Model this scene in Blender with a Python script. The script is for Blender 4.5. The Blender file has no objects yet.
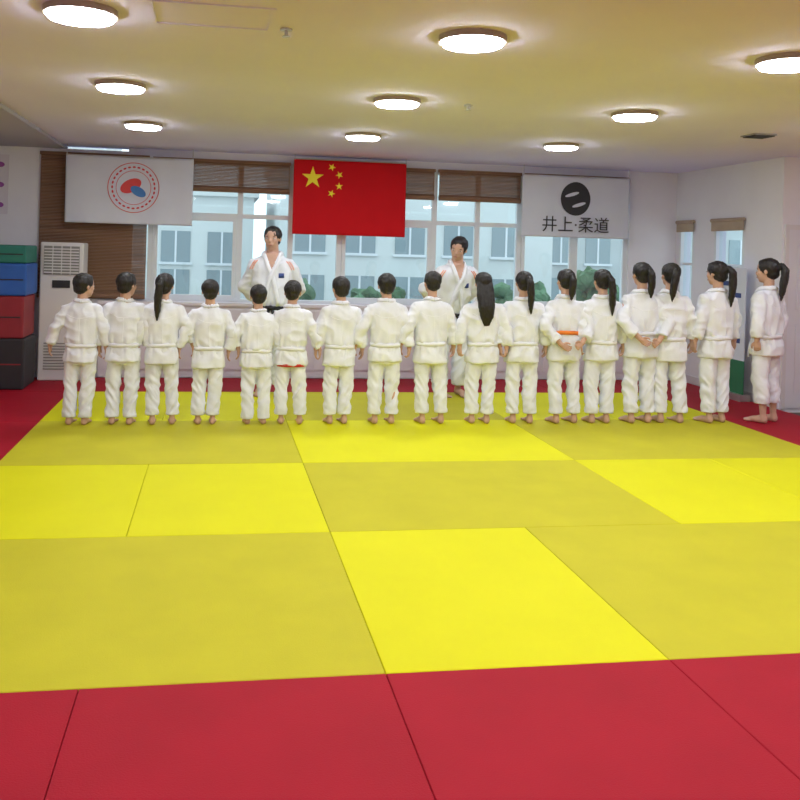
import bpy, bmesh, math, random
import numpy as np
from mathutils import Vector, Matrix, noise
random.seed(5)
scn = bpy.context.scene
try:
    scn.view_settings.view_transform = 'Standard'
    scn.view_settings.look = 'None'
except Exception as e:
    print(e)

# ------------------------------------------------------------------ materials
def mat(name, col, rough=0.6, var=0.0, vscale=8.0, bump=0.0, bscale=60.0, metal=0.0, emit=0.0, spec=None, stretch=(1,1,1)):
    m = bpy.data.materials.new(name); m.use_nodes = True
    nt = m.node_tree; b = nt.nodes['Principled BSDF']
    b.inputs['Base Color'].default_value = (*col, 1)
    b.inputs['Roughness'].default_value = rough
    b.inputs['Metallic'].default_value = metal
    if spec is not None: b.inputs['Specular IOR Level'].default_value = spec
    if emit:
        b.inputs['Emission Color'].default_value = (*col, 1)
        b.inputs['Emission Strength'].default_value = emit
    if var or bump:
        tc = nt.nodes.new('ShaderNodeTexCoord'); mp = nt.nodes.new('ShaderNodeMapping')
        mp.inputs['Scale'].default_value = stretch
        nt.links.new(tc.outputs['Object'], mp.inputs['Vector'])
    if var:
        n = nt.nodes.new('ShaderNodeTexNoise'); n.inputs['Scale'].default_value = vscale
        n.inputs['Detail'].default_value = 4
        r = nt.nodes.new('ShaderNodeValToRGB')
        r.color_ramp.elements[0].position = .3; r.color_ramp.elements[1].position = .7
        r.color_ramp.elements[0].color = (*[c*(1-var) for c in col], 1)
        r.color_ramp.elements[1].color = (*[min(1, c*(1+var)) for c in col], 1)
        nt.links.new(mp.outputs[0], n.inputs['Vector'])
        nt.links.new(n.outputs['Fac'], r.inputs['Fac'])
        nt.links.new(r.outputs['Color'], b.inputs['Base Color'])
    if bump:
        n2 = nt.nodes.new('ShaderNodeTexNoise'); n2.inputs['Scale'].default_value = bscale
        n2.inputs['Detail'].default_value = 3
        bp = nt.nodes.new('ShaderNodeBump'); bp.inputs['Strength'].default_value = bump
        bp.inputs['Distance'].default_value = 0.01
        nt.links.new(mp.outputs[0], n2.inputs['Vector'])
        nt.links.new(n2.outputs['Fac'], bp.inputs['Height'])
        nt.links.new(bp.outputs['Normal'], b.inputs['Normal'])
    return m

M = {}
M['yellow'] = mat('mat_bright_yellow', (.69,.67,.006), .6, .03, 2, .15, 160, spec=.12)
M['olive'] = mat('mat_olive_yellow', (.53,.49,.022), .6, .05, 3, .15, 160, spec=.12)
M['red'] = mat('mat_red', (.36,.008,.022), .6, .06, 3, .15, 160, spec=.12)
M['base'] = mat('subfloor', (.12,.1,.09), .9, .1, 4)
M['wall'] = mat('wall_paint', (.78,.77,.83), .8, .02, 3, .05, 90)
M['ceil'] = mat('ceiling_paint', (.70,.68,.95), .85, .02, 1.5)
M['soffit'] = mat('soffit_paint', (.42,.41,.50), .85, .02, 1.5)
M['panel'] = mat('panel_white', (.72,.68,.74), .5, .02, 3)
M['frame'] = mat('window_frame', (.74,.78,.82), .35)
M['trim'] = mat('trim', (.70,.68,.70), .5)
M['blind'] = mat('bamboo_blind', (.22,.12,.07), .8, .35, 3, .5, 12, stretch=(.3,.3,30))
M['blind2'] = mat('roller_blind', (.42,.33,.25), .8, .1, 6)
M['gi'] = mat('judo_gi_cotton', (.79,.81,.87), .9, .02, 6, .35, 14, spec=.1)
M['giband'] = mat('gi_collar_cotton', (.83,.85,.91), .85, .02, 20, .2, 300, spec=.1)
M['skin'] = mat('skin', (.56,.34,.25), .55, .05, 20)
M['hair'] = mat('hair_black', (.012,.010,.010), .45, .3, 30, .5, 60, stretch=(4,4,.5))
M['eye'] = mat('eye_white', (.7,.7,.68), .3)
M['iris'] = mat('iris', (.02,.012,.01), .2)
M['lip'] = mat('lip', (.42,.14,.12), .5)
M['orange'] = mat('orange_cotton', (.85,.22,.03), .8, .05, 20)
M['black'] = mat('black_cotton', (.015,.015,.018), .7, .1, 20)
M['redcl'] = mat('red_cotton', (.6,.03,.03), .8, .05, 20)
M['navy'] = mat('navy', (.03,.06,.22), .6)
M['flagred'] = mat('flag_red', (.58,.006,.012), .7, .03, 5, spec=.15)
M['star'] = mat('flag_star_yellow', (.95,.78,.02), .6)
M['flagw'] = mat('flag_white', (.64,.67,.76), .75, .02, 5)
M['ink'] = mat('ink_black', (.03,.03,.035), .7)
M['markred'] = mat('mark_red', (.65,.06,.06), .7)
M['markblue'] = mat('mark_blue', (.06,.20,.50), .7)
M['rim'] = mat('lamp_rim', (.33,.26,.22), .4)
M['lamp'] = mat('lamp_diffuser', (.92,.95,1), .5, emit=66)
M['ac'] = mat('ac_plastic', (.70,.68,.68), .4)
M['acdark'] = mat('ac_grille', (.25,.24,.23), .5)
M['foamg'] = mat('foam_green', (.015,.16,.12), .6, .08, 5)
M['foamb'] = mat('foam_blue', (.02,.10,.38), .6, .08, 5)
M['foamr'] = mat('foam_red', (.26,.015,.025), .6, .08, 5)
M['foamk'] = mat('foam_black', (.022,.022,.026), .6, .08, 5)
M['door'] = mat('door_grey', (.72,.72,.78), .4)
M['metal'] = mat('brushed_metal', (.5,.5,.5), .35, metal=.8)
M['green'] = mat('banner_green', (.02,.16,.07), .6)
M['poster'] = mat('poster_paper', (.7,.66,.74), .6)
M['purple'] = mat('poster_purple', (.30,.08,.35), .6)
M['bldg'] = mat('render_pale', (.66,.70,.70), .8, .06, 1)
M['bldg2'] = mat('render_grey', (.50,.54,.55), .8, .08, 1)
M['bglass'] = mat('building_glass', (.28,.35,.38), .2)
M['ground'] = mat('outdoor_paving', (.35,.37,.36), .9, .1, 1)
M['leaf'] = mat('foliage', (.09,.18,.10), .9, .4, 3, .5, 8)
M['bark'] = mat('bark', (.1,.07,.05), .9, .2, 5)
# glass
g = bpy.data.materials.new('window_glass'); g.use_nodes = True
nt = g.node_tree; nt.nodes.clear()
o = nt.nodes.new('ShaderNodeOutputMaterial'); mx = nt.nodes.new('ShaderNodeMixShader')
tr = nt.nodes.new('ShaderNodeBsdfTransparent'); tr.inputs[0].default_value = (.93,.98,1,1)
gl = nt.nodes.new('ShaderNodeBsdfGlossy'); gl.inputs['Roughness'].default_value = .03
mx.inputs[0].default_value = .06
nt.links.new(tr.outputs[0], mx.inputs[1]); nt.links.new(gl.outputs[0], mx.inputs[2]); nt.links.new(mx.outputs[0], o.inputs[0])
M['glass'] = g

# ------------------------------------------------------------------ mesh helpers
class MB:
    def __init__(s): s.v = []; s.f = []; s.m = []
    def add(s, vs, fs, mi=0):
        n = len(s.v); s.v += [tuple(p) for p in vs]
        s.f += [tuple(i+n for i in f) for f in fs]; s.m += [mi]*len(fs)
    def box(s, x0,x1,y0,y1,z0,z1, mi=0):
        vs = [(x0,y0,z0),(x1,y0,z0),(x1,y1,z0),(x0,y1,z0),(x0,y0,z1),(x1,y0,z1),(x1,y1,z1),(x0,y1,z1)]
        s.add(vs, [(0,3,2,1),(4,5,6,7),(0,1,5,4),(1,2,6,5),(2,3,7,6),(3,0,4,7)], mi)
    def ell(s, c, r, mi=0, n=16, m=10, R=None):
        vs = []; c = Vector(c)
        def P(x,y,z):
            p = Vector((x*r[0], y*r[1], z*r[2]))
            if R is not None: p = R @ p
            return p + c
        vs.append(P(0,0,1))
        for j in range(1, m):
            a = math.pi*j/m
            for i in range(n):
                b = 2*math.pi*i/n
                vs.append(P(math.sin(a)*math.cos(b), math.sin(a)*math.sin(b), math.cos(a)))
        vs.append(P(0,0,-1)); L = len(vs)-1
        fs = []
        for i in range(n): fs.append((0, 1+i, 1+(i+1)%n))
        for j in range(m-2):
            for i in range(n):
                a0 = 1+j*n+i; a1 = 1+j*n+(i+1)%n
                fs.append((a0, a0+n, a1+n, a1))
        b0 = 1+(m-2)*n
        for i in range(n): fs.append((b0+i, L, b0+(i+1)%n))
        s.add(vs, fs, mi)
    def cone(s, p0, r0, p1, r1, mi=0, n=16):
        p0 = Vector(p0); p1 = Vector(p1); d = (p1-p0).normalized()
        u = d.orthogonal().normalized(); w = d.cross(u)
        vs = []
        for p, r in ((p0,r0),(p1,r1)):
            for i in range(n):
                a = 2*math.pi*i/n; vs.append(p+u*(r*math.cos(a))+w*(r*math.sin(a)))
        fs = [(i, (i+1)%n, n+(i+1)%n, n+i) for i in range(n)]
        fs += [tuple(range(n))[::-1], tuple(range(n, 2*n))]
        s.add(vs, fs, mi)
    def chain(s, pts, rs, endcap=True, mi=0, n=16):
        for i, (p, r) in enumerate(zip(pts, rs)):
            if i < len(pts)-1:
                s.cone(p, r, pts[i+1], rs[i+1], mi, n)
            if i < len(pts)-1 or endcap:
                s.ell(p, (r,r,r), mi, n, 8)
    def loft(s, rings, mi=0, n=28, e=2.3):
        # rings: (z, cx, cy, rx, ry)
        vs = []
        for z,cx,cy,rx,ry in rings:
            for i in range(n):
                a = 2*math.pi*i/n; c = math.cos(a); q = math.sin(a)
                vs.append((cx+rx*math.copysign(abs(c)**(2/e), c), cy+ry*math.copysign(abs(q)**(2/e), q), z))
        fs = []
        for j in range(len(rings)-1):
            for i in range(n):
                fs.append((j*n+i, j*n+(i+1)%n, (j+1)*n+(i+1)%n, (j+1)*n+i))
        fs.append(tuple(range(n))[::-1]); L = (len(rings)-1)*n
        fs.append(tuple(range(L, L+n)))
        s.add(vs, fs, mi)
    def cyl(s, c, r, h, mi=0, n=32, r2=None):
        c = Vector(c); s.cone(c, r, c+Vector((0,0,h)), r if r2 is None else r2, mi, n)

def link(ob, parent=None):
    scn.collection.objects.link(ob)
    if parent is not None: ob.parent = parent
    return ob

def mkobj(name, mb, mats, parent=None, loc=(0,0,0), smooth=False, bevel=0.0, local=False):
    me = bpy.data.meshes.new(name)
    L = Vector(loc)
    vs = mb.v if local else [(x-L.x, y-L.y, z-L.z) for x,y,z in mb.v]
    me.from_pydata(vs, [], mb.f)
    for k in mats: me.materials.append(M[k])
    if len(mats) > 1: me.polygons.foreach_set('material_index', mb.m)
    if smooth: me.polygons.foreach_set('use_smooth', [True]*len(me.polygons))
    me.update()
    ob = bpy.data.objects.new(name, me)
    if not local: ob.location = L
    if bevel:
        bm = bmesh.new(); bm.from_mesh(me)
        bmesh.ops.bevel(bm, geom=bm.edges[:], offset=bevel, segments=3, affect='EDGES', profile=.6)
        bm.to_mesh(me); bm.free()
    return link(ob, parent)

def empty(name, loc=(0,0,0), rot=0):
    e = bpy.data.objects.new(name, None); e.location = loc; e.rotation_euler = (0,0,rot)
    e.empty_display_size = .1
    return link(e)

def child_world(name, mb, mats, parent, smooth=False, bevel=0):
    L = parent.location
    me_mb = MB(); me_mb.v = [(x-L.x,y-L.y,z-L.z) for x,y,z in mb.v]; me_mb.f = mb.f; me_mb.m = mb.m
    return mkobj(name, me_mb, mats, parent, smooth=smooth, bevel=bevel, local=True)

def remesh(mb, voxel, smooth=3):
    me = bpy.data.meshes.new('tmp'); me.from_pydata(mb.v, [], mb.f)
    ob = bpy.data.objects.new('tmp', me); scn.collection.objects.link(ob)
    md = ob.modifiers.new('r', 'REMESH'); md.mode = 'VOXEL'; md.voxel_size = voxel; md.adaptivity = 0
    if smooth:
        ms = ob.modifiers.new('s', 'SMOOTH'); ms.factor = .5; ms.iterations = smooth
    dg = bpy.context.evaluated_depsgraph_get(); ev = ob.evaluated_get(dg)
    m2 = bpy.data.meshes.new_from_object(ev)
    n = len(m2.vertices); co = np.empty(n*3); m2.vertices.foreach_get('co', co)
    no = np.empty(n*3); m2.vertices.foreach_get('normal', no)
    fs = [tuple(p.vertices) for p in m2.polygons]
    bpy.data.objects.remove(ob); bpy.data.meshes.remove(me); bpy.data.meshes.remove(m2)
    return co.reshape(-1,3), no.reshape(-1,3), fs

# ------------------------------------------------------------------ room
RX, LX, BY, FY, CZ = 6.9, -2.9, 10.0, -3.0, 2.53
BX, BYF = 5.6, 7.95   # corner block left face, front face
mb = MB(); mb.box(LX-.15, RX+.15, FY-.15, BY+.15, -.14, -.04); mkobj('floor', mb, ['base'])
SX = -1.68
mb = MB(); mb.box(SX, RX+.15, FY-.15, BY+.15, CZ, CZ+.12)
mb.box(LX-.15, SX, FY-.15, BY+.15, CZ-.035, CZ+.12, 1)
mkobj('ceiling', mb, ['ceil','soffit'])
mb = MB(); mb.box(LX-.15, LX, FY, BY+.15, -.04, CZ-.035); mkobj('wall_left', mb, ['wall'])
mb = MB(); mb.box(LX-.15, RX+.15, FY-.15, FY, -.04, CZ-.035); mkobj('wall_front', mb, ['wall'])
mb = MB(); mb.box(RX, RX+.15, FY, BYF, -.04, CZ); mkobj('wall_right', mb, ['wall'])
# back wall with window opening
W0, W1, WZ0, WZ1 = -1.0, 4.98, .82, 2.44
mb = MB()
mb.box(LX, W0, BY, BY+.15, -.04, CZ-.035); mb.box(W1, BX+.2, BY, BY+.15, -.04, CZ)
mb.box(W0, W1, BY, BY+.15, -.04, WZ0); mb.box(W0, W1, BY, BY+.15, WZ1, CZ)
mkobj('wall_back', mb, ['wall'])
# corner block : left face with two narrow windows, front face with a door
mb = MB()
wins = [(8.58,9.16),(9.58,9.92)]; z0, z1 = .95, 1.90
ys = [BYF, 8.58, 9.16, 9.58, 9.92, BY]
for a, b in zip(ys[:-1], ys[1:]):
    if (a,b) in wins:
        mb.box(BX, BX+.15, a, b, -.04, z0); mb.box(BX, BX+.15, a, b, z1, CZ)
    else: mb.box(BX, BX+.15, a, b, -.04, CZ)
mb.box(BX+.15, RX+.15, BYF, BYF+.15, -.04, CZ)
mkobj('wall_corner', mb, ['wall'])
for k, (a, b) in enumerate(wins):
    e = empty('window_%d' % (k+2), (BX+.05, (a+b)/2, z0))
    mb = MB()
    mb.box(BX+.0, BX+.08, a, a+.04, z0, z1); mb.box(BX+.0, BX+.08, b-.04, b, z0, z1)
    mb.box(BX+.002, BX+.078, a+.04, b-.04, z0, z0+.04); mb.box(BX+.002, BX+.078, a+.04, b-.04, z1-.04, z1)
    mb.box(BX+.02, BX+.06, a+.04, b-.04, 1.40, 1.43)
    child_world('frame', mb, ['frame'], e)
    mb = MB(); mb.box(BX+.04, BX+.045, a, b, z0, z1); child_world('glass', mb, ['glass'], e)
    mb = MB(); mb.box(BX-.03, BX-.022, a-.02, b+.02, z1-.10, z1+.02); mb.cone((BX-.026,a-.02,z1+.02), .022, (BX-.026,b+.02,z1+.02), .022)
    child_world('roller_blind', mb, ['blind2'], e)
# baseboards
mb = MB(); mb.box(BX-.015, BX, BYF, BY, 0, .09); mkobj('baseboard_corner', mb, ['trim'])
mb = MB(); mb.box(LX, LX+.015, FY, BY, 0, .09); mkobj('baseboard_left', mb, ['trim'])
mb = MB(); mb.box(RX-.015, RX, FY, BYF, 0, .09); mkobj('baseboard_right', mb, ['trim'])

# back window
e = empty('window_1', ((W0+W1)/2, BY, WZ0))
mb = MB()
for x in (W0+.03, -.74, .25, .83, 1.40, 2.53, 3.06, 3.58, 4.3, W1-.03):
    mb.box(x-.03, x+.03, BY+.03, BY+.09, WZ0+.05, WZ1-.05)
mb.box(W0, W1, BY+.025, BY+.095, WZ0, WZ0+.05); mb.box(W0, W1, BY+.025, BY+.095, WZ1-.05, WZ1)
mb.box(W0, W1, BY+.034, BY+.086, 1.79, 1.84)
for a,b in ((-.74,.25),(1.40,2.53),(3.58,4.3)):   # opening sashes
    for x in (a+.055, b-.055): mb.box(x-.022, x+.022, BY+.02, BY+.055, WZ0+.05, 1.79)
    mb.box(a+.077, b-.077, BY+.021, BY+.054, WZ0+.05, WZ0+.09); mb.box(a+.077, b-.077, BY+.021, BY+.054, 1.75, 1.79)
child_world('frame', mb, ['frame'], e)
mb = MB(); mb.box(W0, W1, BY+.06, BY+.064, WZ0, WZ1); child_world('glass', mb, ['glass'], e)
mb = MB(); mb.box(W0, W1, BY-.0, BY+.024, WZ0-.0, WZ0+.02); child_world('sill', mb, ['panel'], e)
# low panelled cupboards under window
mb = MB(); mb.box(-1.25, 5.0, BY-.16, BY-.004, 0, .80)
mb.box(-1.27, 5.02, BY-.19, BY-.004, .80, .835)
x = -1.22
while x < 4.95:
    mb.box(x, min(x+.36, 4.98), BY-.175, BY-.16, .09, .76); x += .39
mkobj('panelled_cupboard', mb, ['panel'], loc=(1.9, BY-.08, 0))

# bamboo blinds
def slat_blind(name, x0, x1, y, zt, zb, roll=True):
    mb = MB(); z = zt
    while z > zb+.012:
        mb.box(x0, x1, y-.006, y+.004, z-.0155, z-.001); z -= .016
    mb.box(x0-.01, x1+.01, y-.02, y+.02, zt, zt+.035)
    if roll: mb.cone((x0, y-.005, zb+.02), .032, (x1, y-.005, zb+.02), .032)
    mkobj(name, mb, ['blind'], loc=((x0+x1)/2, y, zb))
slat_blind('bamboo_blind', -1.93, -.78, BY-.03, 2.42, .86)
for a, b in ((-.72,.80),(.86,2.50),(2.56,3.56),(3.62,4.93)):
    slat_blind('bamboo_blind', a, b, BY-.04, 2.41, 2.09)

# ceiling lamps
for cy, xs in ((.45,(-.66,1.21,3.0,4.85)),(2.27,(-.66,1.21,3.0,4.85)),(4.10,(-.64,1.20,2.90,4.75)),(5.95,(-.66,1.21,2.98,4.85)),(7.86,(-.67,1.29,3.20))):
    for cx in xs:
        e = empty('ceiling_lamp', (cx, cy, CZ))
        mb = MB(); mb.cyl((cx,cy,CZ-.030), .165, .030, n=40)
        child_world('rim', mb, ['rim'], e)
        mb = MB(); mb.cyl((cx,cy,CZ-.045), .143, .0149, 0, 40, .154)
        child_world('diffuser', mb, ['lamp'], e)
# ceiling details
mb = MB(); hx, hy = -.05, 4.05
for a,b,c,d in ((-.28,.28,-.2,-.18),(-.28,.28,.18,.2),(-.28,-.26,-.18,.18),(.26,.28,-.18,.18)):
    mb.box(hx+a, hx+b, hy+c, hy+d, CZ-.006, CZ)
mkobj('ceiling_hatch', mb, ['ceil'], loc=(hx,hy,CZ))
for sx, sy in ((1.74,6.0),(3.9,4.9),(.3,4.2)):
    mb = MB(); mb.cyl((sx,sy,CZ-.008), .03, .007); mb.cyl((sx,sy,CZ-.035), .008, .03); mb.cyl((sx,sy,CZ-.038), .02, .003)
    mkobj('sprinkler', mb, ['metal'], loc=(sx,sy,CZ))
mb = MB(); mb.box(4.34,4.54,6.55,6.75,CZ-.012,CZ-.001)
for i in range(5): mb.box(4.35,4.53,6.565+i*.037,6.585+i*.037,CZ-.02,CZ-.0121,1)
mkobj('ceiling_vent', mb, ['acdark','foamk'], loc=(4.44,6.65,CZ))

# ------------------------------------------------------------------ judo mats
cols = [-2.45,-1.39,-.41,.625,1.69,2.60,3.65,4.68,5.7,6.88]
rows = [-2.9,-1.44,.02,1.50,2.98,4.50,5.96,7.42,8.88,9.80]
def bevbox(mb, x0,x1,y0,y1,z0,z1,b, mi=0):
    g=.0012; x0+=g;x1-=g;y0+=g;y1-=g
    vs = [(x0,y0,z0),(x1,y0,z0),(x1,y1,z0),(x0,y1,z0),
          (x0,y0,z1-b),(x1,y0,z1-b),(x1,y1,z1-b),(x0,y1,z1-b),
          (x0+b,y0+b,z1),(x1-b,y0+b,z1),(x1-b,y1-b,z1),(x0+b,y1-b,z1)]
    fs = [(0,3,2,1)]
    for k in (0,4):
        for i in range(4):
            j=(i+1)%4; fs.append((k+i,k+j,k+4+j,k+4+i))
    fs.append((8,9,10,11)); mb.add(vs, fs, mi)
ymb, rmb = MB(), MB()
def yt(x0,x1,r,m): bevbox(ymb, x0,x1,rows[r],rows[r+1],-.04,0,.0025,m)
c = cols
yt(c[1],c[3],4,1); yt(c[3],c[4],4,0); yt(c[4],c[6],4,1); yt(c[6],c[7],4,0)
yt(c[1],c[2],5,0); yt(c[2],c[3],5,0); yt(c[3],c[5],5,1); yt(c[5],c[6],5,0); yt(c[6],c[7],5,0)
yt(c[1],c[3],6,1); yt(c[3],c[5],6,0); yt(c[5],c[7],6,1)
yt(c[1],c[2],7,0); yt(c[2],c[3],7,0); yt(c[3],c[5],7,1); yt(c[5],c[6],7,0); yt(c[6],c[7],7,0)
for r in range(len(rows)-1):
    for k in range(len(cols)-1):
        if 4 <= r <= 7 and 1 <= k <= 6: continue
        if rows[r] > 7.4 and cols[k] > 5.5: continue
        bevbox(rmb, cols[k], cols[k+1] if not (rows[r]>7 and k==7) else BX-.02, rows[r], rows[r+1], -.04, 0, .0025)
mkobj('yellow_judo_mats', ymb, ['yellow','olive'])
bevbox(rmb, LX+.02,cols[0],rows[0],rows[-1],-.04,0,.0025)
mkobj('red_judo_mats', rmb, ['red'])

# ------------------------------------------------------------------ flags
def ripple(x, z, k): return .010*math.sin(x*7+k)+.006*math.sin(x*15+z*3+k*2)
def flag(name, x0, x1, z0, z1, y, k, m):
    e = empty(name, ((x0+x1)/2, y, z1))
    mb = MB(); nx, nz = 60, 30; vs = []; fs = []
    for j in range(nz+1):
        for i in range(nx+1):
            x = x0+(x1-x0)*i/nx; z = z0+(z1-z0)*j/nz
            sag = .012*math.sin(math.pi*i/nx)*(j/nz)
            vs.append((x, y+ripple(x,z,k), z-sag))
    for j in range(nz):
        for i in range(nx):
            a = j*(nx+1)+i; fs.append((a,a+1,a+nx+2,a+nx+1))
    mb.add(vs, fs); ob = child_world('cloth', mb, [m], e, smooth=True)
    s = ob.modifiers.new('sol','SOLIDIFY'); s.thickness = .002
    mb = MB()
    for x in (x0+.01, x1-.01): mb.cyl((x, y, z1-.02), .004, CZ-z1+.019)
    mb.cone((x0,y,z1-.005),.006,(x1,y,z1-.005),.006)
    child_world('hanging_rod', mb, ['metal'], e)
    return e
def decal(e, name, polys, y, k, m, off=.008):
    mb = MB()
    for P in polys:
        cx = sum(p[0] for p in P)/len(P); cz = sum(p[1] for p in P)/len(P)
        vs = [(cx, y+ripple(cx,cz,k)-off, cz)]
        for s_ in (.5, 1):
            for p in P:
                x = cx+(p[0]-cx)*s_; z = cz+(p[1]-cz)*s_
                vs.append((x, y+ripple(x,z,k)-off, z))
        n = len(P); fs = []
        for i in range(n):
            j=(i+1)%n
            fs.append((0,1+i,1+j)); fs.append((1+i,1+n+i,1+n+j,1+j))
        mb.add(vs, fs)
    child_world(name, mb, [m], e)
def star(cx, cz, R, ang):
    P = []
    for i in range(10):
        a = ang+math.pi/2+i*math.pi/5; r = R if i%2==0 else R*.382
        P.append((cx+r*math.cos(a), cz+r*math.sin(a)))
    return P
def disc(cx, cz, rx, rz=None, n=32, rot=0):
    rz = rz or rx; P=[]
    for i in range(n):
        a = 2*math.pi*i/n; u=rx*math.cos(a); w=rz*math.sin(a)
        P.append((cx+u*math.cos(rot)-w*math.sin(rot), cz+u*math.sin(rot)+w*math.cos(rot)))
    return P
FYY = 9.80
fx0, fx1, fz0, fz1 = .83, 2.13, 1.63, 2.485
e = flag('chinese_flag', fx0, fx1, fz0, fz1, FYY, 0, 'flagred')
u = (fx1-fx0)/30; v = (fz1-fz0)/20
st = [star(fx0+5*u, fz1-5*v, 3*u, 0)]
for gx, gz in ((10,2),(12,4),(12,7),(10,9)):
    ang = math.atan2((-(5)+gz), (5-gx))
    st.append(star(fx0+gx*u, fz1-gz*v, 1.05*u, ang-math.pi/2))
decal(e, 'stars', st, FYY, 0, 'star')
e = flag('white_club_flag', -1.64, -.28, 1.68, 2.42, FYY, 1.3, 'flagw')
mcx, mcz = -.92, 2.08
def annulus(cx,cz,r0,r1,n=48):
    out=[]
    for i in range(n):
        a=2*math.pi*i/n; b=2*math.pi*(i+1)/n
        out.append([(cx+r0*math.cos(a),cz+r0*math.sin(a)),(cx+r1*math.cos(a),cz+r1*math.sin(a)),(cx+r1*math.cos(b),cz+r1*math.sin(b)),(cx+r0*math.cos(b),cz+r0*math.sin(b))])
    return out
decal(e, 'mark_ring', annulus(mcx,mcz,.268,.276)+annulus(mcx,mcz,.182,.188), FYY, 1.3, 'markred')
decal(e, 'mark_dots', [disc(mcx+.226*math.cos(a*math.pi/14), mcz+.226*math.sin(a*math.pi/14), .010,.018, n=10, rot=a*math.pi/14) for a in range(28)], FYY, 1.3, 'markred')
decal(e, 'mark_shape_a', [disc(mcx-.03,mcz+.02,.12,.07,rot=.5)], FYY, 1.3, 'markred', .009)
decal(e, 'mark_shape_b', [disc(mcx+.05,mcz-.04,.09,.05,rot=-.5)], FYY, 1.3, 'markblue', .010)
e = flag('white_judo_flag', 3.53, 4.87, 1.69, 2.42, FYY, 2.1, 'flagw')
mcx, mcz = 4.19, 2.15
decal(e, 'mark_disc', [disc(mcx,mcz,.19,.20)], FYY, 2.1, 'ink')
decal(e, 'mark_bar', [disc(mcx-.05,mcz+.05,.09,.02,rot=.3), disc(mcx+.04,mcz-.07,.09,.02,rot=.3)], FYY, 2.1, 'flagw', .011)
def text(e, name, body, x, z, size, y, m):
    cu = bpy.data.curves.new(name, 'FONT'); cu.body = body; cu.size = size; cu.align_x='CENTER'; cu.align_y='CENTER'
    cu.extrude = .001
    ob = bpy.data.objects.new(name, cu); scn.collection.objects.link(ob)
    ob.rotation_euler = (math.pi/2,0,0); ob.location = Vector((x,y,z))-e.location; ob.parent = e
    cu.materials.append(M[m])
    return ob
text(e, 'lettering', '井上·柔道', mcx, 1.83, .20, FYY-.026, 'ink')

# ------------------------------------------------------------------ left side items
e = empty('floor_standing_air_conditioner', (-1.61, 9.72, 0))
mb = MB(); mb.box(-1.83,-1.39,9.55,9.88,.0,1.46); child_world('cabinet', mb, ['ac'], e, bevel=.02)
mb = MB(); mb.box(-1.79,-1.43,9.538,9.552,1.12,1.42); child_world('air_outlet', mb, ['acdark'], e)
mb = MB()
for i in range(9): mb.box(-1.785,-1.435,9.525,9.54,1.135+i*.031,1.148+i*.031)
for i in range(3): mb.box(-1.70+i*.09-.004,-1.70+i*.09+.004,9.53,9.54,1.12,1.42)
child_world('louvres', mb, ['ac'], e)
mb = MB(); mb.box(-1.70,-1.52,9.54,9.552,.98,1.06); child_world('control_panel', mb, ['foamk'], e)
mb = MB()
for i in range(10): mb.box(-1.77,-1.45,9.542,9.552,.12+i*.03,.13+i*.03)
child_world('intake_grille', mb, ['acdark'], e)
def foam(x0,x1,y0,y1,z0,z1,m,trim=None):
    e = empty('foam_training_box', ((x0+x1)/2,(y0+y1)/2,z0))
    mb = MB(); mb.box(x0,x1,y0,y1,z0,z1); child_world('cushion', mb, [m], e, bevel=.022)
    mb = MB()
    mb.box(x0+.03,x1-.03,y0-.003,y0+.004,z0+(z1-z0)*.5-.006,z0+(z1-z0)*.5+.006)
    mb.box((x0+x1)/2-.1,(x0+x1)/2+.1,y0-.012,y0+.004,z0+(z1-z0)*.62,z0+(z1-z0)*.62+.03)
    child_world('seam_and_handle', mb, [trim or 'foamk'], e)
foam(-2.75,-1.84,8.95,9.5,0.001,.50,'foamk','foamr')
foam(-2.72,-1.86,8.97,9.5,.502,.92,'foamr','foamk')
foam(-2.74,-1.84,8.96,9.5,.922,1.24,'foamb')
foam(-2.70,-1.85,8.97,9.5,1.242,1.42,'foamg')
e = empty('wall_poster', (-2.5, 9.99, 1.6))
mb = MB(); mb.box(-2.75,-2.27,9.985,9.998,1.75,2.4); child_world('paper', mb, ['poster'], e)
mb = MB()
for i in range(5): mb.ell((-2.36-(i%2)*.06, 9.984, 1.85+i*.11), (.05,.003,.03)); 
child_world('print', mb, ['purple'], e)

# ------------------------------------------------------------------ right side items
e = empty('door_1', (6.05, BYF-.01, 0))
mb = MB(); dz=1.80
mb.box(5.62,5.66,BYF-.03,BYF,0,dz+.05); mb.box(6.42,6.46,BYF-.03,BYF,0,dz+.05); mb.box(5.66,6.42,BYF-.029,BYF,dz,dz+.05)
child_world('frame', mb, ['trim'], e)
mb = MB(); mb.box(5.66,6.42,BYF-.02,BYF,0.01,dz)
mb.box(5.76,6.34,BYF-.026,BYF-.02,1.0,1.65); mb.box(5.76,6.34,BYF-.026,BYF-.02,.15,.85)
child_world('leaf', mb, ['door'], e)
mb = MB(); mb.cone((6.35,BYF-.02,.92),.012,(6.35,BYF-.07,.92),.012); mb.cone((6.35,BYF-.07,.92),.011,(6.24,BYF-.07,.92),.011)
child_world('handle', mb, ['metal'], e)
e = empty('roll_up_banner', (BX-.12, 8.60, 0))
mb = MB(); mb.box(BX-.17,BX-.05,8.32,8.88,.0,.07); mb.cyl((BX-.10,8.60,.07),.008,1.33)
child_world('stand', mb, ['metal'], e)
mb = MB(); mb.box(BX-.125,BX-.120,8.34,8.86,.42,1.40); child_world('banner', mb, ['flagw'], e)
mb = MB(); mb.box(BX-.126,BX-.119,8.34,8.86,.07,.42); child_world('banner_lower', mb, ['green'], e)
mb = MB()
for i in range(6):
    yy = 8.42+(i%2)*.22; zz = .60+i*.12
    mb.box(BX-.128,BX-.125,yy,yy+.13,zz,zz+.05)
child_world('banner_print', mb, ['navy'], e)

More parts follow.
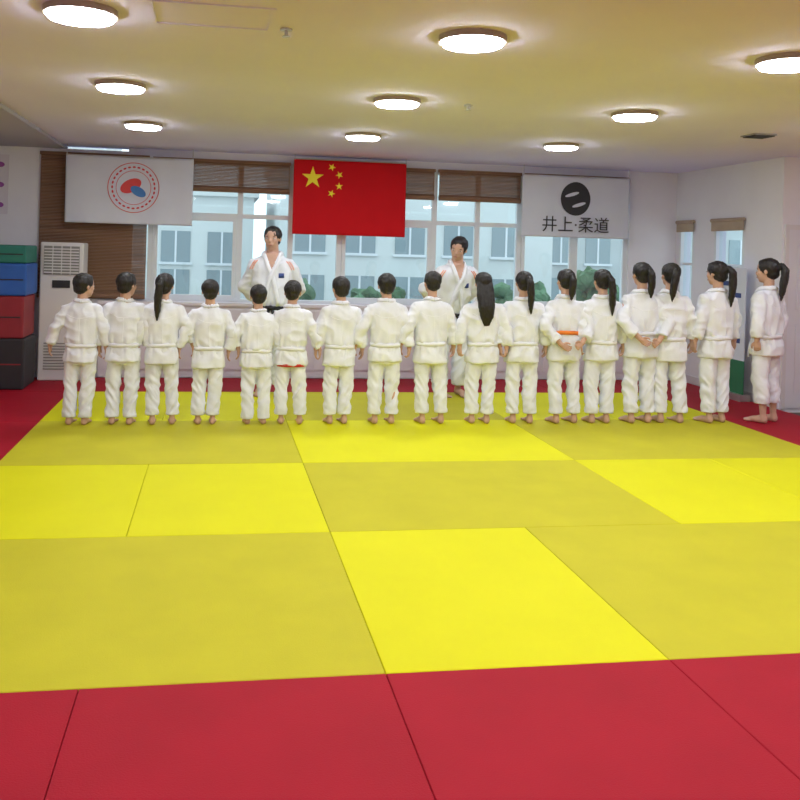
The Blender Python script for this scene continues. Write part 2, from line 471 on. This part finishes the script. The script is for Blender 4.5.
# ------------------------------------------------------------------ outside
mb = MB(); mb.box(-30,40,BY+.4,60,-.3,-.15); mkobj('outdoor_ground', mb, ['ground'])
def building(name, x0,x1,y0,y1,h,m,fl=1.1,st=1.0):
    e = empty(name, ((x0+x1)/2,(y0+y1)/2,-.15))
    mb = MB(); mb.box(x0,x1,y0,y1,-.15,h); mb.box(x0-.1,x1+.1,y0-.1,y1,h,h+.12)
    child_world('walls', mb, [m], e)
    g_, t_ = MB(), MB(); z=.3
    while z+.75 < h:
        x=x0+.3
        while x+.6 < x1:
            g_.box(x,x+.6,y0-.02,y0,z,z+.65); t_.box(x-.04,x+.64,y0-.06,y0,z-.05,z); t_.box(x+.28,x+.32,y0-.03,y0,z,z+.65)
            x+=st
        z+=fl
    child_world('window_panes', g_, ['bglass'], e); child_world('window_trim', t_, ['frame'], e)
building('apartment_building', 1.2, 6.8, 17, 22, 3.2, 'bldg')
building('office_building', 7.2, 16, 19, 24, 2.6, 'bldg2', 1.0, .9)
building('apartment_building', -2.4, .75, 18.5, 23, 2.5, 'bldg', .8, .95)
building('tower_building', -10, -2.8, 22, 26, 4.5, 'bldg2', 1.2, 1.1)
for tx,ty,s in ((1.0,13.5,.9),(2.6,14,.8),(4.9,13.5,.9),(6.6,14.5,1.1),(-1.9,14,1.0)):
    e = empty('tree', (tx,ty,-.15))
    mb = MB(); mb.cone((tx,ty,-.15),.06*s,(tx,ty,.6*s),.04*s); child_world('trunk', mb, ['bark'], e)
    mb = MB()
    for i in range(26):
        mb.ell((tx+random.uniform(-.45,.45)*s, ty+random.uniform(-.4,.4)*s, .65*s+random.uniform(-.25,.35)*s), (.17*s,.17*s,.14*s), 0, 12, 8)
    vv=[]
    for p in mb.v:
        q=Vector(p); n_=noise.noise(q*7)*.08; vv.append((q.x+n_,q.y+n_,q.z+noise.noise(q*9)*.08))
    mb.v=vv; child_world('foliage', mb, ['leaf'], e)

# ------------------------------------------------------------------ people
def make_hand(curl):
    mb = MB()
    mb.loft([(.012,0,0,.011,.014),(0,0,0,.0115,.015),(-.018,0,0,.0115,.020),(-.040,-.001,0,.0105,.0235),(-.050,-.001,0,.009,.0225)], n=20)
    for y, L, r in ((.0175,.040,.0056),(.0060,.045,.0058),(-.0060,.042,.0056),(-.0170,.033,.0050)):
        p = Vector((-.001,y,-.044)); pts=[p]; a=.15+.1*curl
        for q in (.45,.32,.26):
            p = p+Vector((-math.sin(a), (y*.25), -math.cos(a)))*(L*q); pts.append(p); a += .25+curl*.5
        mb.chain(pts,[r,r*.98,r*.9,r*.78], n=10)
    mb.chain([Vector((-.002,.010,-.012)),Vector((-.006,.028,-.026)),Vector((-.010,.033,-.042)),Vector((-.013,.032,-.052))],[.0085,.0072,.0065,.0055], n=10)
    return remesh(mb, .0024, 1)
HANDS = {0: make_hand(.3), 1: make_hand(1.2)}

POSES = {
 'side': dict(S=(.100,0,.758),E=(.146,-.012,.635),W=(.163,.012,.510),d=(.03,.12,-1),n=(-1,0,0),c=0),
 'wide': dict(S=(.100,0,.758),E=(.164,-.020,.640),W=(.203,.005,.525),d=(.10,.10,-1),n=(-1,.2,0),c=0),
 'low':  dict(S=(.100,0,.758),E=(.152,-.030,.635),W=(.160,-.030,.510),d=(-.05,-.05,-1),n=(-.8,.4,0),c=1),
 'back': dict(S=(.100,0,.758),E=(.164,-.055,.640),W=(.070,-.118,.535),d=(-.85,-.02,-.50),n=(0,-1,0),c=1),
 'back2':dict(S=(.100,0,.758),E=(.164,-.055,.635),W=(.074,-.098,.520),d=(-.85,-.10,-.40),n=(0,-1,0),c=1),
}
def smooth01(t): t=max(0,min(1,t)); return t*t*(3-2*t)
from mathutils.bvhtree import BVHTree

def figure(name, x, y, H, rot=0, hh=.16, k=0.0, hair='short', R='side', L='side', belt='giband', yaw=0, pitch=0,
           bend=0, stance=.058, hem=.065, fat=1.0, seed=0, tail_x=0, tail_len=1.0, redhem=False, stripes=False, beltz=.525, lean=0):
    root = empty(name, (x,y,0), rot)
    zt = lambda z: z if z < .53 else .53+(z-.53)*(1+k)
    bz = beltz
    rs = random.Random(seed)
    off = Vector((rs.uniform(-50,50),)*3)
    Rh = Matrix.Rotation(yaw,3,'Z') @ Matrix.Rotation(pitch,3,'X')
    C = Vector((0,.004,1-.5*hh))
    piv = Vector((0,-.01,1-.95*hh))
    def hp(p):
        q = Vector(p)*hh + C
        return piv + Rh @ (q-piv)
    def post(V):
        V = np.array(V, dtype=float)
        if bend:
            for i in range(len(V)):
                t = smooth01((V[i,2]-.47)/.06)
                if t>0:
                    a = bend*t; yy=V[i,1]; zz=V[i,2]-.50
                    V[i,1]=yy*math.cos(a)+zz*math.sin(a); V[i,2]=.50-yy*math.sin(a)+zz*math.cos(a)
            V[:,1] -= 0.05*np.clip((V[:,2]-.1)/.4,0,1)*abs(bend)/.3
        if lean: V[:,0] += lean*np.sin(np.clip((V[:,2]-.08)/.9,0,1)*2.4)
        return V*H
    def emit(nm, V, F, mats, mi=None):
        me = bpy.data.meshes.new(nm); me.from_pydata(post(V).tolist(), [], F)
        for q in mats: me.materials.append(M[q])
        if mi is not None: me.polygons.foreach_set('material_index', mi)
        me.polygons.foreach_set('use_smooth', [True]*len(me.polygons)); me.update()
        return link(bpy.data.objects.new(nm, me), root)
    # ---- skin body
    mb = MB()
    mb.ell(hp((0,0,.12)), (.345*hh,.42*hh,.385*hh), R=Rh, n=24, m=16)
    mb.ell(hp((0,.13,-.22)), (.255*hh,.26*hh,.27*hh), R=Rh, n=20, m=12)
    mb.ell(hp((0,.26,-.40)), (.11*hh,.09*hh,.085*hh), R=Rh)
    mb.chain([hp((0,.37,.05)),hp((0,.445,-.12)),hp((0,.40,-.15))],[.035*hh,.055*hh,.06*hh])
    for s in (-1,1):
        mb.ell(hp((s*.355,-.02,-.04)), (.03*hh,.075*hh,.13*hh), R=Rh)
        mb.ell(hp((s*.17,.27,-.1)), (.11*hh,.1*hh,.1*hh), R=Rh)
    mb.ell(hp((0,.375,-.27)), (.10*hh,.05*hh,.05*hh), R=Rh)
    nk = .205*hh if k==0 else .25*hh
    mb.chain([hp((0,-.06,-.25)), Vector((0,-.005,zt(.80)))],[nk, nk*1.12])
    mb.loft([(.45,0,0,.078,.055),(.53,0,0,.072,.050),(zt(.65),0,0,.082,.056),(zt(.75),0,0,.082,.050),(zt(.79),0,0,.05,.036)])
    hands_v=[]; hands_f=[]
    for s, ps in ((1,R),(-1,L)):
        p = POSES[ps]
        S_,E_,W_ = [Vector((q[0], q[1], zt(q[2]) if j==0 else q[2]+k*.12)) for j,q in enumerate((p['S'],p['E'],p['W']))]
        d = Vector(p['d']).normalized(); n_ = Vector(p['n'])
        Z = -d; X = (-n_ - Z*(-n_).dot(Z)).normalized(); Y = Z.cross(X)
        MR = Matrix((X,Y,Z)).transposed()
        hv, hn, hf = HANDS[p['c']]
        pts = (np.array(MR) @ (hv*(.92 if k==0 else 1.0)).T).T + np.array(W_)
        if s<0:
            pts = pts*np.array([-1,1,1]); hf = [f[::-1] for f in hf]
        b = sum(len(a) for a in hands_v)
        hands_v.append(pts); hands_f += [tuple(i+b for i in f) for f in hf]
        mir = lambda q: Vector((q.x*s, q.y, q.z))
        mb.chain([mir(S_),mir(E_),mir(W_+d*.006)],[.026,.021,.0165])
        fx = s*stance
        mb.chain([Vector((s*.045,0,.48)),Vector((s*(.03+stance*.5),.004,.27)),Vector((fx,-.016,.18)),Vector((fx,-.022,.055)),Vector((fx,-.028,.022))],[.045,.030,.027,.0185,.023])
        mb.chain([Vector((fx,-.03,.02)),Vector((fx+s*.003,.03,.020)),Vector((fx+s*.004,.068,.010))],[.021,.020,.016])
        mb.ell((fx+s*.004,.066,.010),(.029,.030,.013))
        for j in range(5):
            xx = fx - s*.020 + s*j*.0115; yy=.098-.0035*j*j*.5
            mb.ell((xx,yy,.008),(.0085 if j==0 else .0062,.017,.0085 if j==0 else .0065),n=10,m=8)
    V,N,F = remesh(mb, .0062, 2)
    V[:,2] = np.maximum(V[:,2], .0012)
    nb = len(V); V2 = np.vstack([V]+hands_v); F2 = F+[tuple(i+nb for i in f) for f in hands_f]
    emit('body', V2, F2, ['skin'])
    # ---- face
    mb = MB()
    for s in (-1,1):
        mb.ell(hp((s*.155,.350,.0)), (.055*hh,.037*hh,.022*hh), 0, R=Rh)
        mb.ell(hp((s*.155,.375,.0)), (.026*hh,.018*hh,.023*hh), 1, R=Rh)
        mb.ell(hp((s*.16,.375,.085)), (.080*hh,.018*hh,.011*hh), 1, R=Rh)
    mb.ell(hp((0,.418,-.272)), (.085*hh,.016*hh,.020*hh), 2, R=Rh)
    emit('face', mb.v, mb.f, ['eye','iris','lip'], mb.m)
    # ---- hair
    mb = MB()
    mb.ell(hp((0,-.055,.155)), (.395*hh,.445*hh,.40*hh), R=Rh, n=24, m=16)
    mb.ell(hp((0,-.18,-.10)), (.31*hh,.28*hh,.26*hh), R=Rh, n=20, m=12)
    mb.ell(hp((0,.11,.345)), (.30*hh,.255*hh,.155*hh), R=Rh)
    tx = tail_x
    if hair == 'pony':
        mb.chain([hp((0,-.42,.22)),hp((tx*.3,-.58,.26)),hp((tx*.6,-.70,.05)),hp((tx*.9,-.66,-.45*tail_len)),hp((tx,-.60,-.95*tail_len)),hp((tx*1.05,-.58,-1.35*tail_len))],
                 [.09*hh,.10*hh,.155*hh,.165*hh,.13*hh,.035*hh])
    elif hair == 'long':
        for q in (-.2,-.07,.07,.2):
            mb.chain([hp((q,-.30,.0)),hp((q*1.2,-.46,-.5)),hp((q*1.1+tx*.5,-.56,-1.0)),hp((q*.9+tx,-.56,-1.45)),hp((q*.5+tx,-.54,-1.85))],
                 [.16*hh,.17*hh,.16*hh,.12*hh,.03*hh])
    V,N,F = remesh(mb, .0055, 1)
    for i in range(len(V)):
        q = Vector(V[i])
        V[i] += N[i]*(.0035*noise.noise(Vector((q.x*130,q.y*130,q.z*35))+off) + .002*noise.noise(q*60+off))
    emit('hair', V, F, ['hair'])
    if hair == 'pony':
        mb = MB(); mb.ell(hp((tx*.2,-.52,.25)), (.115*hh,.05*hh,.12*hh), R=Rh)
        emit('hair_tie', mb.v, mb.f, ['black'])
    # ---- trousers
    mb = MB()
    mb.loft([(.40,0,0,.088*fat,.064),(.44,0,0,.100*fat,.074),(.50,0,0,.098,.070),(.56,0,0,.088,.062)])
    for s in (-1,1):
        fx = s*stance
        mb.chain([Vector((s*.048,0,.46)),Vector((s*(.03+stance*.5)*1.02,.002,.27)),Vector((fx*1.02,-.014,hem+.045)),Vector((fx*1.02,-.016,hem))],
                 [.058*fat,.049*fat,.044,.046], endcap=False)
    V,N,F = remesh(mb, .0064, 3)
    for i in range(len(V)):
        q = Vector(V[i]); w = smooth01((q.z-hem+.0)/.03)
        f1 = noise.noise(Vector((q.x*10,q.y*10,q.z*24+q.x*14))+off)
        f2 = noise.noise(Vector((q.x*24,q.y*24,q.z*6))+off*2)
        f3 = .5-abs(noise.noise(Vector((q.x*9,q.y*9,q.z*16-abs(q.x)*22))+off*3))*2
        g_ = math.exp(-((q.z-.25)/.10)**2)+.8*math.exp(-((q.z-hem-.05)/.05)**2)+.35
        V[i] += N[i]*(w*.55+.45)*(.0050*f1*g_+.007*f2+.0080*f3*g_)
    emit('trousers', V, F, ['gi'])
    # ---- jacket
    hemj = .405+rs.uniform(-.015,.015)
    mb = MB()
    T = [(hemj,.120,.090),(hemj+.04,.117,.088),(bz-.03,.109,.079),(bz,.101,.073),(bz+.03,.109,.078),(zt(.65),.113,.078),(zt(.70),.117,.077),(zt(.74),.116,.071),(zt(.77),.104,.062),(zt(.795),.080,.052),(zt(.815),.056,.045),(zt(.828),.048,.042)]
    mb.loft([(z,0,0,a*fat,b*fat) for z,a,b in T])
    for s, ps in ((1,R),(-1,L)):
        p = POSES[ps]
        S_,E_,W_ = [Vector((q[0]*s, q[1], zt(q[2]) if j==0 else q[2]+k*.12)) for j,q in enumerate((p['S'],p['E'],p['W']))]
        W2 = E_.lerp(W_, .86)
        if ps in ('back','back2'): W2 = E_.lerp(W_, .76)
        mb.chain([S_+Vector((-.03*s,0,.012)), S_, E_, W2],[.036,.042,.040,.038], endcap=False)
    V,N,F = remesh(mb, .0068, 3)
    for i in range(len(V)):
        q = Vector(V[i])
        gb = math.exp(-((q.z-bz)/.06)**2); core = 1-math.exp(-((q.z-bz)/.014)**2)
        arm = abs(q.x)>.125
        if arm: core = 1
        ang = math.atan2(q.y*1.4, q.x)
        f1 = noise.noise(Vector((q.x*8,q.y*8,q.z*7))+off)
        f2 = noise.noise(Vector((q.x*26,q.y*26,q.z*9))+off*2)
        f3 = .5-abs(noise.noise(Vector((q.x*9+q.z*6,q.y*9,q.z*9-q.x*5))+off*3))*2.2
        f4 = .5-abs(noise.noise(Vector((q.x*7,q.y*7,q.z*22))+off))*2.2 if arm else 0
        pl = math.sin(ang*10+5*noise.noise(Vector((ang*1.3,q.z*4,seed))))*gb
        V[i] += N[i]*core*(.005*f1+.0048*f2+.0095*f3+.0055*pl+.006*f4)
    mi = []
    for f in F:
        c0 = sum((Vector(V[j]) for j in f), Vector())/len(f)
        mi.append(1 if (c0.y>.01 and c0.z>zt(.735) and abs(c0.x) < (c0.z-zt(.735))*.42) else 0)
    emit('jacket', V, F, ['gi','skin'], mi)
    bvh = BVHTree.FromPolygons([Vector(v_) for v_ in V], F)
    def strip(path, w, th=.005, off_=.001, n=24, mi=0, out=None):
        pts=[]; m_=len(path)
        for i in range(n+1):
            t=i/n*(m_-1); a=min(int(t),m_-2); fr=t-a
            p0=path[max(a-1,0)];p1=path[a];p2=path[a+1];p3=path[min(a+2,m_-1)]
            q=[.5*((2*p1[j])+(-p0[j]+p2[j])*fr+(2*p0[j]-5*p1[j]+4*p2[j]-p3[j])*fr*fr+(-p0[j]+3*p1[j]-3*p2[j]+p3[j])*fr**3) for j in range(3)]
            pts.append(Vector(q))
        S2=[]
        for q in pts:
            l_,nn,_,_ = bvh.find_nearest(q)
            S2.append((l_,nn))
        vs=[]
        for i,(l_,nn) in enumerate(S2):
            tg=(S2[min(i+1,n)][0]-S2[max(i-1,0)][0]).normalized()
            sd=tg.cross(nn).normalized()
            vs += [l_+sd*w/2+nn*(off_-.004), l_+sd*w/2+nn*(off_+th), l_-sd*w/2+nn*(off_+th), l_-sd*w/2+nn*(off_-.004)]
        fs=[]
        for i in range(n):
            for j in range(4):
                fs.append((i*4+j,i*4+(j+1)%4,(i+1)*4+(j+1)%4,(i+1)*4+j))
        fs += [(3,2,1,0),(n*4,n*4+1,n*4+2,n*4+3)]
        out.add(vs,fs,mi)
    mb = MB()
    for s in (1,-1):
        strip([(0,-.046,zt(.826)),(s*.035,-.035,zt(.828)),(s*.050,.0,zt(.826)),(s*.046,.032,zt(.812)),(s*.026,.066,zt(.76)),(-s*.010,.08,zt(.68)),(-s*.045,.078,bz+.01)],.026,.006,.001 if s>0 else .003,28,0,mb)
    strip([(-.09,-.06,zt(.735)),(-.045,-.08,zt(.715)),(0,-.085,zt(.71)),(.045,-.08,zt(.715)),(.09,-.06,zt(.735))],.005,.001,.0,18,0,mb)
    strip([(0,-.09,zt(.71)),(0,-.09,zt(.65)),(0,-.08,bz+.02)],.004,.001,0,14,0,mb)
    emit('collar_and_seams', mb.v, mb.f, ['giband'])
    if stripes:
        mb = MB()
        for s in (1,-1):
            for dx in (0,.014):
                strip([(s*(.085+dx),.035,zt(.785)),(s*(.102+dx),.04,zt(.765)),(s*(.118+dx),.04,zt(.735))],.004,.002,.001,12,0,mb)
        emit('shoulder_stripes', mb.v, mb.f, ['orange'])
        mb = MB(); strip([(-.075,.07,zt(.705)),(-.045,.075,zt(.705))],.028,.002,.001,8,0,mb)
        emit('chest_patch', mb.v, mb.f, ['navy'])
    # ---- belt
    mb = MB(); n=48; ex=2/2.3
    def rim(a, rx, ry): 
        c_,s_=math.cos(a),math.sin(a)
        return (rx*math.copysign(abs(c_)**ex,c_), ry*math.copysign(abs(s_)**ex,s_))
    vs=[];fs=[]
    for i in range(n):
        a=2*math.pi*i/n; zz = bz+.002*math.sin(a*2+seed)-.004*math.sin(a)
        for rx,ry,dz_ in ((.098,.070,-.013),(.107,.079,-.012),(.108,.080,.012),(.098,.070,.013)):
            x_,y_=rim(a,rx*fat,ry*fat); vs.append((x_,y_,zz+dz_))
    for i in range(n):
        for j in range(4): fs.append((i*4+j,((i+1)%n)*4+j,((i+1)%n)*4+(j+1)%4,i*4+(j+1)%4))
    mb.add(vs,fs)
    fy=.084*fat
    mb.ell((0,fy+.003,bz),(.020,.011,.014),0,12,8)
    for s in (1,-1):
        p=[(s*.006,fy,bz-.004),(s*.022,fy+.010,bz-.05),(s*.030,fy+.014,bz-.10),(s*.036,fy+.013,bz-.135)]
        vs=[]
        for q in p: vs+=[(q[0]-.010,q[1]-.002,q[2]),(q[0]+.010,q[1]-.002,q[2]-.003*s),(q[0]+.010,q[1]+.003,q[2]-.003*s),(q[0]-.010,q[1]+.003,q[2])]
        fs=[(i*4+j,i*4+(j+1)%4,(i+1)*4+(j+1)%4,(i+1)*4+j) for i in range(3) for j in range(4)]+[(3,2,1,0),(12,13,14,15)]
        mb.add(vs,fs)
    emit('belt', mb.v, mb.f, [belt])
    if redhem:
        mb=MB(); mb.loft([(hemj-.010,0,0,.102,.077),(hemj+.01,0,0,.108,.081)]); emit('undershirt_hem', mb.v, mb.f, ['redcl'])
    return root

D = math.radians
kids = [
 (-1.075,1.213,-4,'short','side','wide',dict(yaw=D(-45),hem=.05)),
 (-.732,1.229,-3,'short','side','side',dict(yaw=D(-30),hem=.05)),
 (-.405,1.229,3,'pony','wide','side',dict(tail_x=-.15,tail_len=1.05,yaw=D(-10))),
 (-.057,1.187,0,'short','wide','wide',dict(yaw=D(0))),
 (.354,1.154,2,'short','side','wide',dict(yaw=D(5),fat=1.01,hem=.04)),
 (.647,1.195,-5,'short','wide','side',dict(yaw=D(-10),redhem=True)),
 (1.037,1.237,4,'short','side','side',dict(yaw=D(8))),
 (1.435,1.273,0,'short','low','wide',dict(yaw=D(0))),
 (1.857,1.300,3,'short','side','wide',dict(yaw=D(5),hem=.07)),
 (2.285,1.303,-4,'long','low','low',dict(tail_x=.05)),
 (2.667,1.320,-4,'pony','side','low',dict(tail_x=.18,tail_len=1.0)),
 (3.064,1.348,6,'pony','back','back2',dict(belt='orange',tail_len=.6,beltz=.59)),
 (3.384,1.356,0,'pony','side','low',dict(tail_x=.22,tail_len=1.1)),
 (3.765,1.427,3,'pony','back2','back',dict(tail_x=.1,tail_len=.7,beltz=.56)),
 (4.064,1.427,-3,'pony','side','side',dict(tail_x=-.15,tail_len=.8)),
 (4.495,1.456,14,'pony','side','side',dict(tail_x=.15,tail_len=1.0,yaw=D(10))),
 (5.015,1.496,26,'pony','side','low',dict(tail_x=-.1,tail_len=.9,yaw=D(15),hem=.12)),
]
for i,(x,H,r,ha,R_,L_,ex) in enumerate(kids):
    hh = .158 if H<1.3 else .147
    ex.setdefault('fat', .96)
    figure('child_judoka', x, 7.30, H, D(r), hh, 0, ha, R_, L_, seed=i+1, stance=.050+.007*((i*7)%3),
           lean=(.012,-.010,.0,.014,-.013,.006)[(i*5)%6], **ex)
figure('judo_instructor', .55, 8.7, 1.675, D(180-6), .138, .06, 'short','back','back2', belt='black', yaw=D(-12), stripes=True, seed=31)
figure('judo_instructor', 2.42, 8.7, 1.66, D(180+8), .138, .06, 'short','back','back2', belt='black', yaw=D(-35), bend=.30, stripes=True, seed=33)

# ------------------------------------------------------------------ world + camera
w = bpy.data.worlds.new('World'); scn.world = w; w.use_nodes = True
bg = w.node_tree.nodes['Background']; bg.inputs[0].default_value = (.82,.95,1,1); bg.inputs[1].default_value = 1.9

cam = bpy.data.cameras.new('camera'); co = bpy.data.objects.new('camera', cam); scn.collection.objects.link(co)
f = 870.0; th = math.atan(140/870); ph = math.atan(.029)
cam.sensor_width = 36; cam.sensor_fit='HORIZONTAL'; cam.lens = f*36/800
cam.shift_x = (400-357)/800; cam.shift_y = -(400-249)/800
F_ = Vector((math.sin(th), math.cos(th), 0)); R_ = Vector((math.cos(th), -math.sin(th), 0)); U_ = Vector((0,0,1))
r_ = R_*math.cos(ph)+U_*math.sin(ph); u_ = U_*math.cos(ph)-R_*math.sin(ph)
m = Matrix((r_, u_, -F_)).transposed().to_4x4(); m.translation = Vector((0,0,1.48))
co.matrix_world = m
cam.clip_end = 200
scn.camera = co
